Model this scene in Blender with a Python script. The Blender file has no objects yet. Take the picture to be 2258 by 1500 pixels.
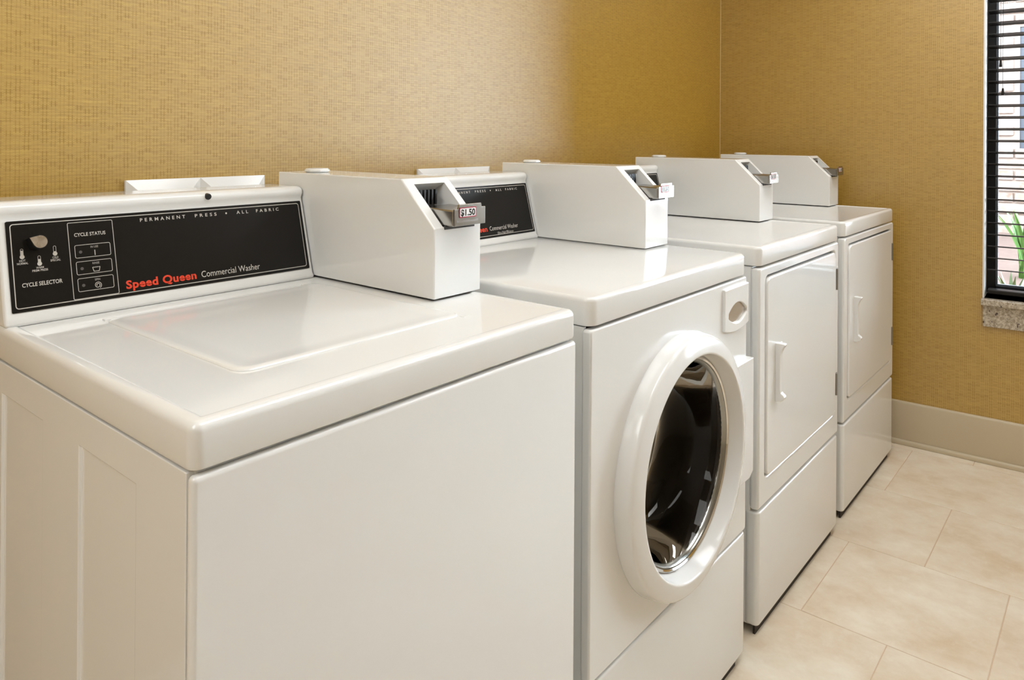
import bpy, bmesh, math, random
from mathutils import Matrix, Vector

random.seed(7)
scene = bpy.context.scene
COL = scene.collection

# ------------------------------------------------------------------ camera
FPX, PY = 1636.43, 299.63
yaw, pitch, roll = 0.6931, 0.0018, 0.0063
fw = Vector((math.cos(yaw) * math.cos(pitch), math.sin(yaw) * math.cos(pitch), math.sin(pitch)))
rt = fw.cross(Vector((0, 0, 1))).normalized()
up = rt.cross(fw)
rt2 = math.cos(roll) * rt + math.sin(roll) * up
up2 = rt2.cross(fw)
cam_data = bpy.data.cameras.new('camera')
cam = bpy.data.objects.new('camera', cam_data)
COL.objects.link(cam)
M = Matrix((rt2, up2, -fw)).transposed().to_4x4()
M.translation = Vector((-0.3655, -1.5150, 1.2867))
cam.matrix_world = M
cam_data.sensor_width = 36.0
cam_data.sensor_fit = 'HORIZONTAL'
cam_data.lens = 36.0 * FPX / 2258.0
cam_data.shift_y = (PY - 750.0) / 2258.0
cam_data.clip_start = 0.05
scene.camera = cam

# ------------------------------------------------------------------ sky, sun, exposure
world = bpy.data.worlds.new('world')
scene.world = world
world.use_nodes = True
bg = world.node_tree.nodes['Background']
bg.inputs['Color'].default_value = (0.80, 0.90, 1.0, 1)
bg.inputs['Strength'].default_value = 27.0
CEIL_LIGHT = 7.1
CEIL_COLOR = (0.96, 0.985, 1.0, 1)
vs = scene.view_settings
vs.view_transform = 'Standard'
vs.look = 'None'
vs.gamma = 1.0
vs.exposure = 0.05
vs.use_curve_mapping = False

# ------------------------------------------------------------------ materials
def nodes_of(name):
    m = bpy.data.materials.new(name)
    m.use_nodes = True
    nt = m.node_tree
    return m, nt, nt.nodes['Principled BSDF']

def simple(name, col, rough=0.5, metal=0.0, spec=0.5, coat=0.0):
    m, nt, b = nodes_of(name)
    b.inputs['Base Color'].default_value = (*col, 1)
    b.inputs['Roughness'].default_value = rough
    b.inputs['Metallic'].default_value = metal
    b.inputs['Specular IOR Level'].default_value = spec
    if coat:
        b.inputs['Coat Weight'].default_value = coat
        b.inputs['Coat Roughness'].default_value = 0.06
    return m

def N(nt, typ, **kw):
    n = nt.nodes.new(typ)
    for k, v in kw.items():
        setattr(n, k, v)
    return n

def math_node(nt, op, a, b=None, c=None):
    n = N(nt, 'ShaderNodeMath', operation=op)
    for i, v in enumerate((a, b, c)):
        if v is None:
            continue
        if isinstance(v, (int, float)):
            n.inputs[i].default_value = v
        else:
            nt.links.new(v, n.inputs[i])
    return n.outputs[0]

def mix_col(nt, fac, a, b):
    n = N(nt, 'ShaderNodeMix', data_type='RGBA')
    for sock, v in ((n.inputs[0], fac), (n.inputs[6], a), (n.inputs[7], b)):
        if isinstance(v, (int, float)):
            sock.default_value = v
        elif isinstance(v, tuple):
            sock.default_value = (*v, 1)
        else:
            nt.links.new(v, sock)
    return n.outputs[2]

def noise(nt, vec, scale, detail=2.0, rough=0.5):
    n = N(nt, 'ShaderNodeTexNoise')
    n.inputs['Scale'].default_value = scale
    n.inputs['Detail'].default_value = detail
    n.inputs['Roughness'].default_value = rough
    nt.links.new(vec, n.inputs['Vector'])
    return n.outputs['Fac']

def mapping(nt, vec, scale=(1, 1, 1), loc=(0, 0, 0), rot=(0, 0, 0)):
    n = N(nt, 'ShaderNodeMapping')
    n.inputs['Scale'].default_value = scale
    n.inputs['Location'].default_value = loc
    n.inputs['Rotation'].default_value = rot
    nt.links.new(vec, n.inputs['Vector'])
    return n.outputs[0]

def enamel_mat():
    m, nt, b = nodes_of('white_enamel')
    tc = N(nt, 'ShaderNodeTexCoord').outputs['Object']
    f = noise(nt, tc, 3.0, 2)
    c = mix_col(nt, f, (0.83, 0.832, 0.815), (0.85, 0.852, 0.835))
    nt.links.new(c, b.inputs['Base Color'])
    b.inputs['Roughness'].default_value = 0.07
    b.inputs['Specular IOR Level'].default_value = 0.6
    return m

def wallpaper_mat(axis):
    """gold grass-cloth paper: thread streaks and small woven crosses; axis = the horizontal axis of the wall"""
    m, nt, b = nodes_of('gold_wallpaper_' + axis)
    tc = N(nt, 'ShaderNodeTexCoord').outputs['Object']
    sep = N(nt, 'ShaderNodeSeparateXYZ')
    nt.links.new(tc, sep.inputs[0])
    h = sep.outputs['X' if axis == 'x' else 'Y']
    z = sep.outputs['Z']
    comb = N(nt, 'ShaderNodeCombineXYZ')
    nt.links.new(h, comb.inputs[0])
    nt.links.new(z, comb.inputs[1])
    uv = comb.outputs[0]
    # wobble
    wob = noise(nt, mapping(nt, uv, (40, 40, 1)), 1.0, 1)
    wob = math_node(nt, 'MULTIPLY', math_node(nt, 'SUBTRACT', wob, 0.5), 0.0022)
    hh = math_node(nt, 'ADD', h, wob)
    zz = math_node(nt, 'ADD', z, wob)
    PW, PH = 0.0145, 0.0125
    col = math_node(nt, 'DIVIDE', hh, PW)
    ci = math_node(nt, 'FLOOR', col)
    odd = math_node(nt, 'MODULO', math_node(nt, 'ABSOLUTE', ci), 2.0)
    row = math_node(nt, 'ADD', math_node(nt, 'DIVIDE', zz, PH), math_node(nt, 'MULTIPLY', odd, 0.5))
    fx = math_node(nt, 'FRACT', col)
    fz = math_node(nt, 'FRACT', row)
    ri = math_node(nt, 'FLOOR', row)
    cc = N(nt, 'ShaderNodeCombineXYZ')
    nt.links.new(ci, cc.inputs[0]); nt.links.new(ri, cc.inputs[1])
    wn = N(nt, 'ShaderNodeTexWhiteNoise', noise_dimensions='2D')
    nt.links.new(cc.outputs[0], wn.inputs['Vector'])
    rnd = wn.outputs['Value']

    def line(coord, at, w):
        d = math_node(nt, 'ABSOLUTE', math_node(nt, 'SUBTRACT', coord, at))
        return math_node(nt, 'SMOOTH_MIN', math_node(nt, 'MAXIMUM', math_node(nt, 'SUBTRACT', 1.0, math_node(nt, 'DIVIDE', d, w)), 0.0), 1.0, 0.1)
    va = line(fx, 0.28, 0.11)
    vb = line(fx, 0.72, 0.11)
    vlen = math_node(nt, 'LESS_THAN', math_node(nt, 'ABSOLUTE', math_node(nt, 'SUBTRACT', fz, 0.5)), 0.44)
    vv = math_node(nt, 'MULTIPLY', math_node(nt, 'MAXIMUM', va, vb), vlen)
    ha = line(fz, 0.34, 0.07)
    hb = line(fz, 0.70, 0.07)
    hv = math_node(nt, 'MAXIMUM', ha, hb)
    pat = math_node(nt, 'MAXIMUM', vv, math_node(nt, 'MULTIPLY', hv, 0.75))
    pat = math_node(nt, 'MULTIPLY', pat, math_node(nt, 'ADD', 0.30, math_node(nt, 'MULTIPLY', rnd, 0.70)))
    # threads
    th = noise(nt, mapping(nt, uv, (26, 520, 1)), 1.0, 2, 0.6)
    th2 = noise(nt, mapping(nt, uv, (8, 190, 1)), 1.0, 2, 0.6)
    big = noise(nt, mapping(nt, uv, (1.3, 1.3, 1)), 1.0, 1)
    thr = math_node(nt, 'ADD', math_node(nt, 'MULTIPLY', th, 0.6), math_node(nt, 'MULTIPLY', th2, 0.4))
    c0 = mix_col(nt, big, (0.365, 0.200, 0.002), (0.385, 0.213, 0.003))
    ramp = N(nt, 'ShaderNodeMapRange')
    ramp.inputs['From Min'].default_value = 0.36
    ramp.inputs['From Max'].default_value = 0.66
    nt.links.new(thr, ramp.inputs['Value'])
    c1 = mix_col(nt, math_node(nt, 'MULTIPLY', ramp.outputs[0], 0.70), c0, (0.58, 0.365, 0.040))
    c2 = mix_col(nt, math_node(nt, 'MULTIPLY', pat, 0.58), c1, (0.175, 0.085, 0.003))
    nt.links.new(math_node(nt, 'SUBTRACT', 1.0, math_node(nt, 'MULTIPLY', pat, 0.55)), b.inputs['Specular IOR Level'])
    nt.links.new(c2, b.inputs['Base Color'])
    b.inputs['Roughness'].default_value = 0.45
    b.inputs['IOR'].default_value = 1.75
    bump = N(nt, 'ShaderNodeBump')
    bump.inputs['Strength'].default_value = 0.2
    bump.inputs['Distance'].default_value = 0.0002
    nt.links.new(math_node(nt, 'SUBTRACT', thr, pat), bump.inputs['Height'])
    nt.links.new(bump.outputs[0], b.inputs['Normal'])
    return m

def tile_mat():
    m, nt, b = nodes_of('cream_travertine_tile')
    tc = N(nt, 'ShaderNodeTexCoord').outputs['Object']
    oi = N(nt, 'ShaderNodeObjectInfo').outputs['Random']
    cmb = N(nt, 'ShaderNodeCombineXYZ')
    nt.links.new(math_node(nt, 'MULTIPLY', oi, 37.0), cmb.inputs[0])
    nt.links.new(math_node(nt, 'MULTIPLY', oi, 91.0), cmb.inputs[1])
    va = N(nt, 'ShaderNodeVectorMath', operation='ADD')
    nt.links.new(tc, va.inputs[0]); nt.links.new(cmb.outputs[0], va.inputs[1])
    v = va.outputs[0]
    f = noise(nt, mapping(nt, v, (5.5, 4.0, 1), rot=(0, 0, 0.6)), 1.0, 8, 0.66)
    r = N(nt, 'ShaderNodeMapRange')
    r.inputs['From Min'].default_value = 0.30; r.inputs['From Max'].default_value = 0.66
    nt.links.new(f, r.inputs['Value'])
    c = mix_col(nt, r.outputs[0], (0.64, 0.495, 0.335), (0.83, 0.755, 0.625))
    f2 = noise(nt, mapping(nt, v, (16, 26, 1), rot=(0, 0, 0.35)), 1.0, 6, 0.7)
    r2 = N(nt, 'ShaderNodeMapRange')
    r2.inputs['From Min'].default_value = 0.55; r2.inputs['From Max'].default_value = 0.75
    nt.links.new(f2, r2.inputs['Value'])
    c = mix_col(nt, math_node(nt, 'MULTIPLY', r2.outputs[0], 0.35), c, (0.86, 0.81, 0.71))
    nt.links.new(c, b.inputs['Base Color'])
    b.inputs['Roughness'].default_value = 0.42
    b.inputs['Specular IOR Level'].default_value = 0.45
    return m

def granite_mat():
    m, nt, b = nodes_of('speckled_granite')
    tc = N(nt, 'ShaderNodeTexCoord').outputs['Object']
    f = noise(nt, tc, 120.0, 3, 0.7)
    r = N(nt, 'ShaderNodeMapRange')
    r.inputs['From Min'].default_value = 0.38; r.inputs['From Max'].default_value = 0.62
    nt.links.new(f, r.inputs['Value'])
    c = mix_col(nt, r.outputs[0], (0.30, 0.24, 0.17), (0.62, 0.55, 0.44))
    f2 = noise(nt, tc, 60.0, 3, 0.6)
    r2 = N(nt, 'ShaderNodeMapRange')
    r2.inputs['From Min'].default_value = 0.60; r2.inputs['From Max'].default_value = 0.66
    nt.links.new(f2, r2.inputs['Value'])
    c = mix_col(nt, r2.outputs[0], c, (0.09, 0.06, 0.05))
    nt.links.new(c, b.inputs['Base Color'])
    b.inputs['Roughness'].default_value = 0.25
    return m

def brick_mat():
    m, nt, b = nodes_of('whitewashed_brick')
    tc = N(nt, 'ShaderNodeTexCoord').outputs['Object']
    oi = N(nt, 'ShaderNodeObjectInfo').outputs['Random']
    cmb = N(nt, 'ShaderNodeCombineXYZ')
    nt.links.new(math_node(nt, 'MULTIPLY', oi, 53.0), cmb.inputs[1])
    va = N(nt, 'ShaderNodeVectorMath', operation='ADD')
    nt.links.new(tc, va.inputs[0]); nt.links.new(cmb.outputs[0], va.inputs[1])
    f = noise(nt, va.outputs[0], 14.0, 4, 0.65)
    base = mix_col(nt, oi, (0.160, 0.108, 0.086), (0.105, 0.064, 0.048))
    r = N(nt, 'ShaderNodeMapRange')
    r.inputs['From Min'].default_value = 0.36; r.inputs['From Max'].default_value = 0.60
    nt.links.new(f, r.inputs['Value'])
    c = mix_col(nt, r.outputs[0], base, (0.195, 0.148, 0.130))
    nt.links.new(c, b.inputs['Base Color'])
    b.inputs['Roughness'].default_value = 0.85
    return m

def mottled(name, a, c, scale, rough):
    m, nt, b = nodes_of(name)
    tc = N(nt, 'ShaderNodeTexCoord').outputs['Object']
    f = noise(nt, tc, scale, 4, 0.6)
    nt.links.new(mix_col(nt, f, a, c), b.inputs['Base Color'])
    b.inputs['Roughness'].default_value = rough
    return m

def glass_mat(name, tint, ior=1.45, rough=0.0, gcol=(1, 1, 1)):
    m = bpy.data.materials.new(name)
    m.use_nodes = True
    nt = m.node_tree
    nt.nodes.clear()
    out = N(nt, 'ShaderNodeOutputMaterial')
    tr = N(nt, 'ShaderNodeBsdfTransparent')
    tr.inputs[0].default_value = (*tint, 1)
    gl = N(nt, 'ShaderNodeBsdfGlossy')
    gl.inputs['Roughness'].default_value = rough
    gl.inputs['Color'].default_value = (*gcol, 1)
    fr = N(nt, 'ShaderNodeFresnel')
    fr.inputs[0].default_value = ior
    mx = N(nt, 'ShaderNodeMixShader')
    nt.links.new(fr.outputs[0], mx.inputs[0])
    nt.links.new(tr.outputs[0], mx.inputs[1])
    nt.links.new(gl.outputs[0], mx.inputs[2])
    nt.links.new(mx.outputs[0], out.inputs[0])
    return m

def emit_mat(name, col, s):
    m, nt, b = nodes_of(name)
    b.inputs['Base Color'].default_value = (0.9, 0.9, 0.9, 1)
    b.inputs['Emission Color'].default_value = col
    b.inputs['Emission Strength'].default_value = s
    return m

def brushed(name, col, rough):
    m, nt, b = nodes_of(name)
    tc = N(nt, 'ShaderNodeTexCoord').outputs['Object']
    f = noise(nt, mapping(nt, tc, (300, 20, 300)), 1.0, 2)
    r = math_node(nt, 'ADD', rough, math_node(nt, 'MULTIPLY', f, 0.12))
    b.inputs['Base Color'].default_value = (*col, 1)
    b.inputs['Metallic'].default_value = 1.0
    nt.links.new(r, b.inputs['Roughness'])
    return m

ENAMEL = enamel_mat()
PLASTIC = simple('white_plastic', (0.83, 0.83, 0.815), 0.12)
PAPER_X = wallpaper_mat('x')
PAPER_Y = wallpaper_mat('y')
TILE = tile_mat()
GROUT = simple('tan_grout', (0.62, 0.46, 0.32), 0.9)
GRANITE = granite_mat()
BRICK = brick_mat()
MORTAR = simple('pale_mortar', (0.165, 0.132, 0.117), 0.95)
CREAM = simple('cream_wall_paint', (0.50, 0.42, 0.31), 0.6)
CEIL = simple('ceiling_white', (0.82, 0.81, 0.78), 0.9)
BASE = simple('taupe_baseboard', (0.52, 0.43, 0.29), 0.32)
CAULK = simple('tan_caulk', (0.62, 0.45, 0.20), 0.5)
PANEL = simple('black_control_film', (0.010, 0.009, 0.008), 0.25, 0, 0.25)
PRINT = simple('silver_print', (0.60, 0.57, 0.52), 0.5)
PRINT_DIM = simple('dim_print', (0.36, 0.34, 0.31), 0.5)
RED = simple('red_print', (0.80, 0.055, 0.015), 0.5)
BLACKP = simple('black_plastic', (0.008, 0.008, 0.008), 0.4)
STEEL = simple('brushed_steel', (0.36, 0.345, 0.32), 0.24, 1.0)
CHROME = simple('polished_chrome', (0.75, 0.74, 0.72), 0.08, 1.0)
HINGE = simple('grey_hinge_steel', (0.30, 0.29, 0.27), 0.35, 0.9)
DARKGAP = simple('dark_seam', (0.05, 0.045, 0.04), 0.8)
GAP_SHADE = simple('under_machine_shade', (0.022, 0.013, 0.006), 0.7)  # near-black brown that stands in for the shade under the machines
RUBBER = simple('grey_rubber', (0.055, 0.053, 0.05), 0.35)
SEAL = simple('grey_trim_ring', (0.34, 0.34, 0.32), 0.18, 0.9)
DRUM = simple('drum_steel', (0.34, 0.29, 0.23), 0.35, 0.8)
BOWL = glass_mat('smoked_bowl_glass', (0.27, 0.25, 0.23), 1.32, 0.02, (0.55, 0.53, 0.50))
PANE = glass_mat('window_glass', (0.97, 0.985, 0.98), 1.45)
FRAME = simple('black_window_frame', (0.008, 0.008, 0.009), 0.3, 0, 0.2)
SLAT = simple('espresso_slat', (0.014, 0.012, 0.010), 0.4, 0, 0.25)
REVEAL = simple('white_jamb_paint', (0.78, 0.79, 0.79), 0.5)
SOIL = mottled('reddish_mulch', (0.046, 0.026, 0.020), (0.080, 0.051, 0.041), 30, 0.95)
LEAF = mottled('green_leaf', (0.03, 0.095, 0.014), (0.065, 0.15, 0.032), 20, 0.5)
LEAF2 = mottled('pale_green_leaf', (0.06, 0.105, 0.055), (0.10, 0.145, 0.085), 20, 0.5)
BLUEGREY = simple('bluegrey_window_paint', (0.022, 0.030, 0.045), 0.5)
FARGLASS = simple('dark_far_glass', (0.03, 0.045, 0.07), 0.1)
STICKER = simple('white_sticker', (0.80, 0.79, 0.78), 0.6, 0, 0.2)
STICKRED = simple('red_sticker_border', (0.40, 0.015, 0.05), 0.6, 0, 0.2)

# ------------------------------------------------------------------ mesh helpers
ORG = {}

def finish(o, bevel=0.0, segs=2, angle=35, smooth=True):
    me = o.data
    if smooth:
        for p in me.polygons:
            p.use_smooth = True
        me.set_sharp_from_angle(angle=math.radians(angle))
    if bevel:
        md = o.modifiers.new('bevel', 'BEVEL')
        md.width = bevel
        md.segments = segs
        md.limit_method = 'ANGLE'
        md.angle_limit = math.radians(angle)
        md.harden_normals = True
    return o

def obj(name, bm, mat, parent=None, bevel=0.0, segs=2, angle=35, smooth=True, org=None):
    bmesh.ops.recalc_face_normals(bm, faces=bm.faces)
    off = ORG.get(parent.name, Vector()) if parent else (org or Vector())
    if off.length:
        bmesh.ops.translate(bm, verts=bm.verts, vec=-off)
    me = bpy.data.meshes.new(name)
    bm.to_mesh(me)
    bm.free()
    me.materials.append(mat)
    o = bpy.data.objects.new(name, me)
    COL.objects.link(o)
    if parent:
        o.parent = parent
    elif org:
        o.location = org
    ORG[o.name] = off.copy() if hasattr(off, 'copy') else off
    return finish(o, bevel, segs, angle, smooth)

def tag(o, label=None, cat=None, group=None, kind=None):
    if label: o['label'] = label
    if cat: o['category'] = cat
    if group: o['group'] = group
    if kind: o['kind'] = kind
    return o

def thing(name, loc, label, cat, group=None, kind=None):
    o = bpy.data.objects.new(name, None)
    o.empty_display_size = 0.05
    COL.objects.link(o)
    o.location = loc
    ORG[o.name] = Vector(loc)
    return tag(o, label, cat, group, kind)

def copy_tree(o, parent=None):
    c = o.copy()
    COL.objects.link(c)
    c.parent = parent
    ORG[c.name] = ORG.get(o.name, Vector())
    for ch in o.children:
        copy_tree(ch, c)
    return c

def box(x0, x1, y0, y1, z0, z1, bm=None):
    bm = bm or bmesh.new()
    v = [bm.verts.new(p) for p in ((x0, y0, z0), (x1, y0, z0), (x1, y1, z0), (x0, y1, z0), (x0, y0, z1), (x1, y0, z1), (x1, y1, z1), (x0, y1, z1))]
    for f in ((0, 3, 2, 1), (4, 5, 6, 7), (0, 1, 5, 4), (1, 2, 6, 5), (2, 3, 7, 6), (3, 0, 4, 7)):
        bm.faces.new([v[i] for i in f])
    return bm

def rbox(x0, x1, y0, y1, z0, z1, rv, rtop, rbot=0.0, segs=5, rim=None):
    """box with rounded vertical corners, rounded top edge, optional raised rim"""
    bm = box(x0, x1, y0, y1, z0, z1)
    if rv:
        e = [e for e in bm.edges if abs(e.verts[0].co.z - e.verts[1].co.z) > 1e-6]
        bmesh.ops.bevel(bm, geom=e, offset=rv, segments=segs, affect='EDGES', profile=0.5)
    for r, zz in ((rtop, z1), (rbot, z0)):
        if r:
            e = [e for e in bm.edges if abs(e.verts[0].co.z - zz) < 1e-6 and abs(e.verts[1].co.z - zz) < 1e-6]
            bmesh.ops.bevel(bm, geom=e, offset=r, segments=segs, affect='EDGES', profile=0.5)
    if rim:
        bm.faces.ensure_lookup_table()
        top = max((f for f in bm.faces if f.normal.z > 0.99 or f.normal.z < -0.99), key=lambda f: (f.calc_center_median().z, f.calc_area()))
        bmesh.ops.inset_region(bm, faces=[top], thickness=rim[0], depth=0)
        bmesh.ops.inset_region(bm, faces=[top], thickness=rim[1], depth=0)
        bmesh.ops.translate(bm, verts=top.verts, vec=(0, 0, -rim[2]))
    return bm

def slab(x0, x1, y0, y1, z0, z1, r, rtop, rim=None):
    """rounded worktop slab from stacked loops, with an optional raised rim (width, slope, drop)"""
    bm = bmesh.new()
    L = []
    def loop(ins, z):
        L.append([bm.verts.new((p[0], p[1], z)) for p in rrect(x0 + ins, x1 - ins, y0 + ins, y1 - ins, max(r - ins, 0.0025), 8)])
    loop(0.004, z0); loop(0.001, z0 + 0.001); loop(0.0, z0 + 0.004)
    for k in range(7):
        a = math.radians(90 * k / 6)
        loop(rtop * (1 - math.cos(a)), z1 - rtop + rtop * math.sin(a))
    if rim:
        i0 = rtop + rim[0]
        for t, d in ((0, 0), (0.25, 0.1), (0.5, 0.5), (0.75, 0.9), (1, 1)):
            loop(i0 + rim[1] * t, z1 - rim[2] * d)
    for A, B in zip(L, L[1:]):
        for i in range(len(A)):
            j = (i + 1) % len(A)
            bm.faces.new((A[i], A[j], B[j], B[i]))
    bm.faces.new(L[0][::-1]); bm.faces.new(L[-1])
    return bm

def rrect(x0, x1, z0, z1, r, n=6):
    """rounded rectangle as a list of 2-D points, counter-clockwise from the lower right corner"""
    pts = []
    for cx, cz, a0 in ((x1 - r, z0 + r, -90), (x1 - r, z1 - r, 0), (x0 + r, z1 - r, 90), (x0 + r, z0 + r, 180)):
        for k in range(n + 1):
            a = math.radians(a0 + 90 * k / n)
            pts.append((cx + r * math.cos(a), cz + r * math.sin(a)))
    return pts

def circle_pts(cx, cz, r, n=6):
    tot = 4 * (n + 1)
    out = []
    for q in range(4):
        for k in range(n + 1):
            a = math.radians(-90 + 90 * q + 90 * (k + 0.5) / (n + 1))
            out.append((cx + r * math.cos(a), cz + r * math.sin(a)))
    return out

def prism(pts, y0, y1, bm=None):
    """extrude an x-z outline from y0 to y1"""
    bm = bm or bmesh.new()
    a = [bm.verts.new((p[0], y0, p[1])) for p in pts]
    b = [bm.verts.new((p[0], y1, p[1])) for p in pts]
    n = len(pts)
    bm.faces.new(a)
    bm.faces.new(b[::-1])
    for i in range(n):
        bm.faces.new((a[i], b[i], b[(i + 1) % n], a[(i + 1) % n]))
    return bm

def prism_x(pts, x0, x1, bm=None):
    """extrude a y-z outline from x0 to x1"""
    bm = bm or bmesh.new()
    a = [bm.verts.new((x0, p[0], p[1])) for p in pts]
    b = [bm.verts.new((x1, p[0], p[1])) for p in pts]
    n = len(pts)
    bm.faces.new(a)
    bm.faces.new(b[::-1])
    for i in range(n):
        bm.faces.new((a[i], b[i], b[(i + 1) % n], a[(i + 1) % n]))
    return bm

def ring_prism(outer, inner, y0, y1, bm=None):
    """a plate with a hole; outer and inner x-z outlines have the same point count"""
    bm = bm or bmesh.new()
    n = len(outer)
    L = []
    for pts, y in ((outer, y0), (inner, y0), (inner, y1), (outer, y1)):
        L.append([bm.verts.new((p[0], y, p[1])) for p in pts])
    for k in range(4):
        A, B = L[k], L[(k + 1) % 4]
        for i in range(n):
            j = (i + 1) % n
            bm.faces.new((A[i], A[j], B[j], B[i]))
    return bm

def lathe_y(cx, cz, prof, n=96, bm=None, closed=False):
    """revolve (radius, y) pairs about the y axis through cx, cz"""
    bm = bm or bmesh.new()
    rings = []
    for r, y in prof:
        if r < 1e-6:
            rings.append([bm.verts.new((cx, y, cz))])
        else:
            rings.append([bm.verts.new((cx + r * math.cos(2 * math.pi * i / n), y, cz + r * math.sin(2 * math.pi * i / n))) for i in range(n)])
    pairs = list(zip(rings, rings[1:]))
    if closed:
        pairs.append((rings[-1], rings[0]))
    for A, B in pairs:
        for i in range(n):
            j = (i + 1) % n
            if len(A) == 1:
                bm.faces.new((A[0], B[j], B[i]))
            elif len(B) == 1:
                bm.faces.new((A[i], A[j], B[0]))
            else:
                bm.faces.new((A[i], A[j], B[j], B[i]))
    return bm

def cyl(p0, p1, r, n=12, bm=None, r1=None):
    bm = bm or bmesh.new()
    p0, p1 = Vector(p0), Vector(p1)
    d = (p1 - p0).normalized()
    a = d.orthogonal().normalized()
    b = d.cross(a)
    r1 = r if r1 is None else r1
    A = [bm.verts.new(p0 + (a * math.cos(t) + b * math.sin(t)) * r) for t in [2 * math.pi * i / n for i in range(n)]]
    B = [bm.verts.new(p1 + (a * math.cos(t) + b * math.sin(t)) * r1) for t in [2 * math.pi * i / n for i in range(n)]]
    bm.faces.new(A[::-1]); bm.faces.new(B)
    for i in range(n):
        bm.faces.new((A[i], A[(i + 1) % n], B[(i + 1) % n], B[i]))
    return bm

class Plane2D:
    """a flat frame on a surface: origin, u and v directions, outward normal"""
    def __init__(self, o, u, v):
        self.o, self.u, self.v = Vector(o), Vector(u).normalized(), Vector(v).normalized()
        self.n = self.u.cross(self.v)
    def at(self, a, b, c=0.0):
        return self.o + self.u * a + self.v * b + self.n * c
    def mat(self):
        m = Matrix((self.u, self.v, self.n)).transposed().to_4x4()
        m.translation = self.o
        return m

def text_bm(body, pl, u0, u1, v0, h, off=0.0004, bold=0.0, space=1.0, shear=0.0, thick=0.0003):
    """lettering fitted to a box of width u1-u0 and height h standing on v0"""
    cu = bpy.data.curves.new('lettering', 'FONT')
    cu.body = body
    cu.size = 1.0
    cu.offset = bold
    cu.space_character = space
    cu.shear = shear
    cu.resolution_u = 3
    cu.fill_mode = 'FRONT'
    t = bpy.data.objects.new('lettering_tmp', cu)
    COL.objects.link(t)
    dg = bpy.context.evaluated_depsgraph_get()
    me = bpy.data.meshes.new_from_object(t.evaluated_get(dg))
    bpy.data.objects.remove(t)
    bpy.data.curves.remove(cu)
    bm = bmesh.new()
    bm.from_mesh(me)
    bpy.data.meshes.remove(me)
    xs = [v.co.x for v in bm.verts]
    ys = [v.co.y for v in bm.verts]
    x0, x1, y0, y1 = min(xs), max(xs), min(ys), max(ys)
    if v0 is not None:
        base = 0.0 if y0 < -0.05 else y0
    sx = (u1 - u0) / (x1 - x0)
    sy = h / (y1 - base)
    for v in bm.verts:
        p = pl.at(u0 + (v.co.x - x0) * sx, v0 + (v.co.y - base) * sy, off)
        v.co = p
    return bm

def flat_poly(pl, pts, off=0.0004, bm=None):
    bm = bm or bmesh.new()
    bm.faces.new([bm.verts.new(pl.at(p[0], p[1], off)) for p in pts])
    return bm

def flat_ring(pl, u0, u1, v0, v1, r, w, off=0.0004, bm=None, n=5):
    bm = bm or bmesh.new()
    o = rrect(u0, u1, v0, v1, r, n)
    i = rrect(u0 + w, u1 - w, v0 + w, v1 - w, max(r - w, 0.0003), n)
    A = [bm.verts.new(pl.at(p[0], p[1], off)) for p in o]
    B = [bm.verts.new(pl.at(p[0], p[1], off)) for p in i]
    for k in range(len(A)):
        j = (k + 1) % len(A)
        bm.faces.new((A[k], A[j], B[j], B[k]))
    return bm

def disc(pl, u, v, r, off=0.0005, n=20, bm=None):
    return flat_poly(pl, [(u + r * math.cos(2 * math.pi * i / n), v + r * math.sin(2 * math.pi * i / n)) for i in range(n)], off, bm)

def join(*bms):
    out = bmesh.new()
    for b in bms:
        me = bpy.data.meshes.new('tmp')
        b.to_mesh(me); b.free()
        out.from_mesh(me)
        bpy.data.meshes.remove(me)
    return out

# ------------------------------------------------------------------ room
RX0, RY0, RZ1 = -2.55, -3.35, 2.60          # left wall, front wall, ceiling
BY = 0.026                                   # back wall plane
CW = Vector((3.085, 0.026, 0.0))             # corner of the back and the right wall
TH = 0.0455                                  # the right wall is a touch out of square
WEX = Vector((math.cos(TH), math.sin(TH), 0))
WEY = Vector((-math.sin(TH), math.cos(TH), 0))

def wall_xf(o):
    o.location = CW
    o.rotation_euler = (0, 0, TH)
    return o

wb = obj('wall_back', box(RX0 - 0.12, 3.25, BY, BY + 0.12, -0.02, RZ1), PAPER_X)
tag(wb, 'back wall in gold woven wallpaper behind the machines', None, None, 'structure')
wl = obj('wall_left', box(RX0 - 0.12, RX0, RY0, BY, -0.02, RZ1), CREAM)
tag(wl, kind='structure')
wf = obj('wall_front', box(RX0 - 0.12, 3.6, RY0 - 0.12, RY0, -0.02, RZ1), CREAM)
tag(wf, kind='structure')
ce = obj('ceiling', box(RX0 - 0.12, 3.6, RY0 - 0.12, BY + 0.12, RZ1, RZ1 + 0.1), CEIL)
tag(ce, kind='structure')

# right wall with the window opening (local frame: x outwards, -y along the wall)
WY0, WY1, WZ0, WZ1 = -2.60, -1.094, 0.655, 2.30
WT = 0.16
bm = bmesh.new()
ys = [-3.7, WY0, WY1, 0.0]
zs = [-0.02, WZ0, WZ1, RZ1]
for i in range(3):
    for j in range(3):
        if i == 1 and j == 1:
            continue
        box(0, WT, ys[i], ys[i + 1], zs[j], zs[j + 1], bm)
bmesh.ops.remove_doubles(bm, verts=bm.verts, dist=1e-5)
dead = [f for f in bm.faces if sum(1 for g in bm.faces if g is not f and (g.calc_center_median() - f.calc_center_median()).length < 1e-5)]
wr = wall_xf(obj('wall_right', bm, PAPER_Y, smooth=False))
tag(wr, 'right wall in gold woven wallpaper around the window', None, None, 'structure')

tr = obj('trim_1', cyl(CW + Vector((-0.001, -0.001, 0)), CW + Vector((-0.001, -0.001, RZ1)), 0.0022, 8), CAULK)
tag(tr, 'thin caulk bead in the corner of the two gold walls', None, None, 'structure')

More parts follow.
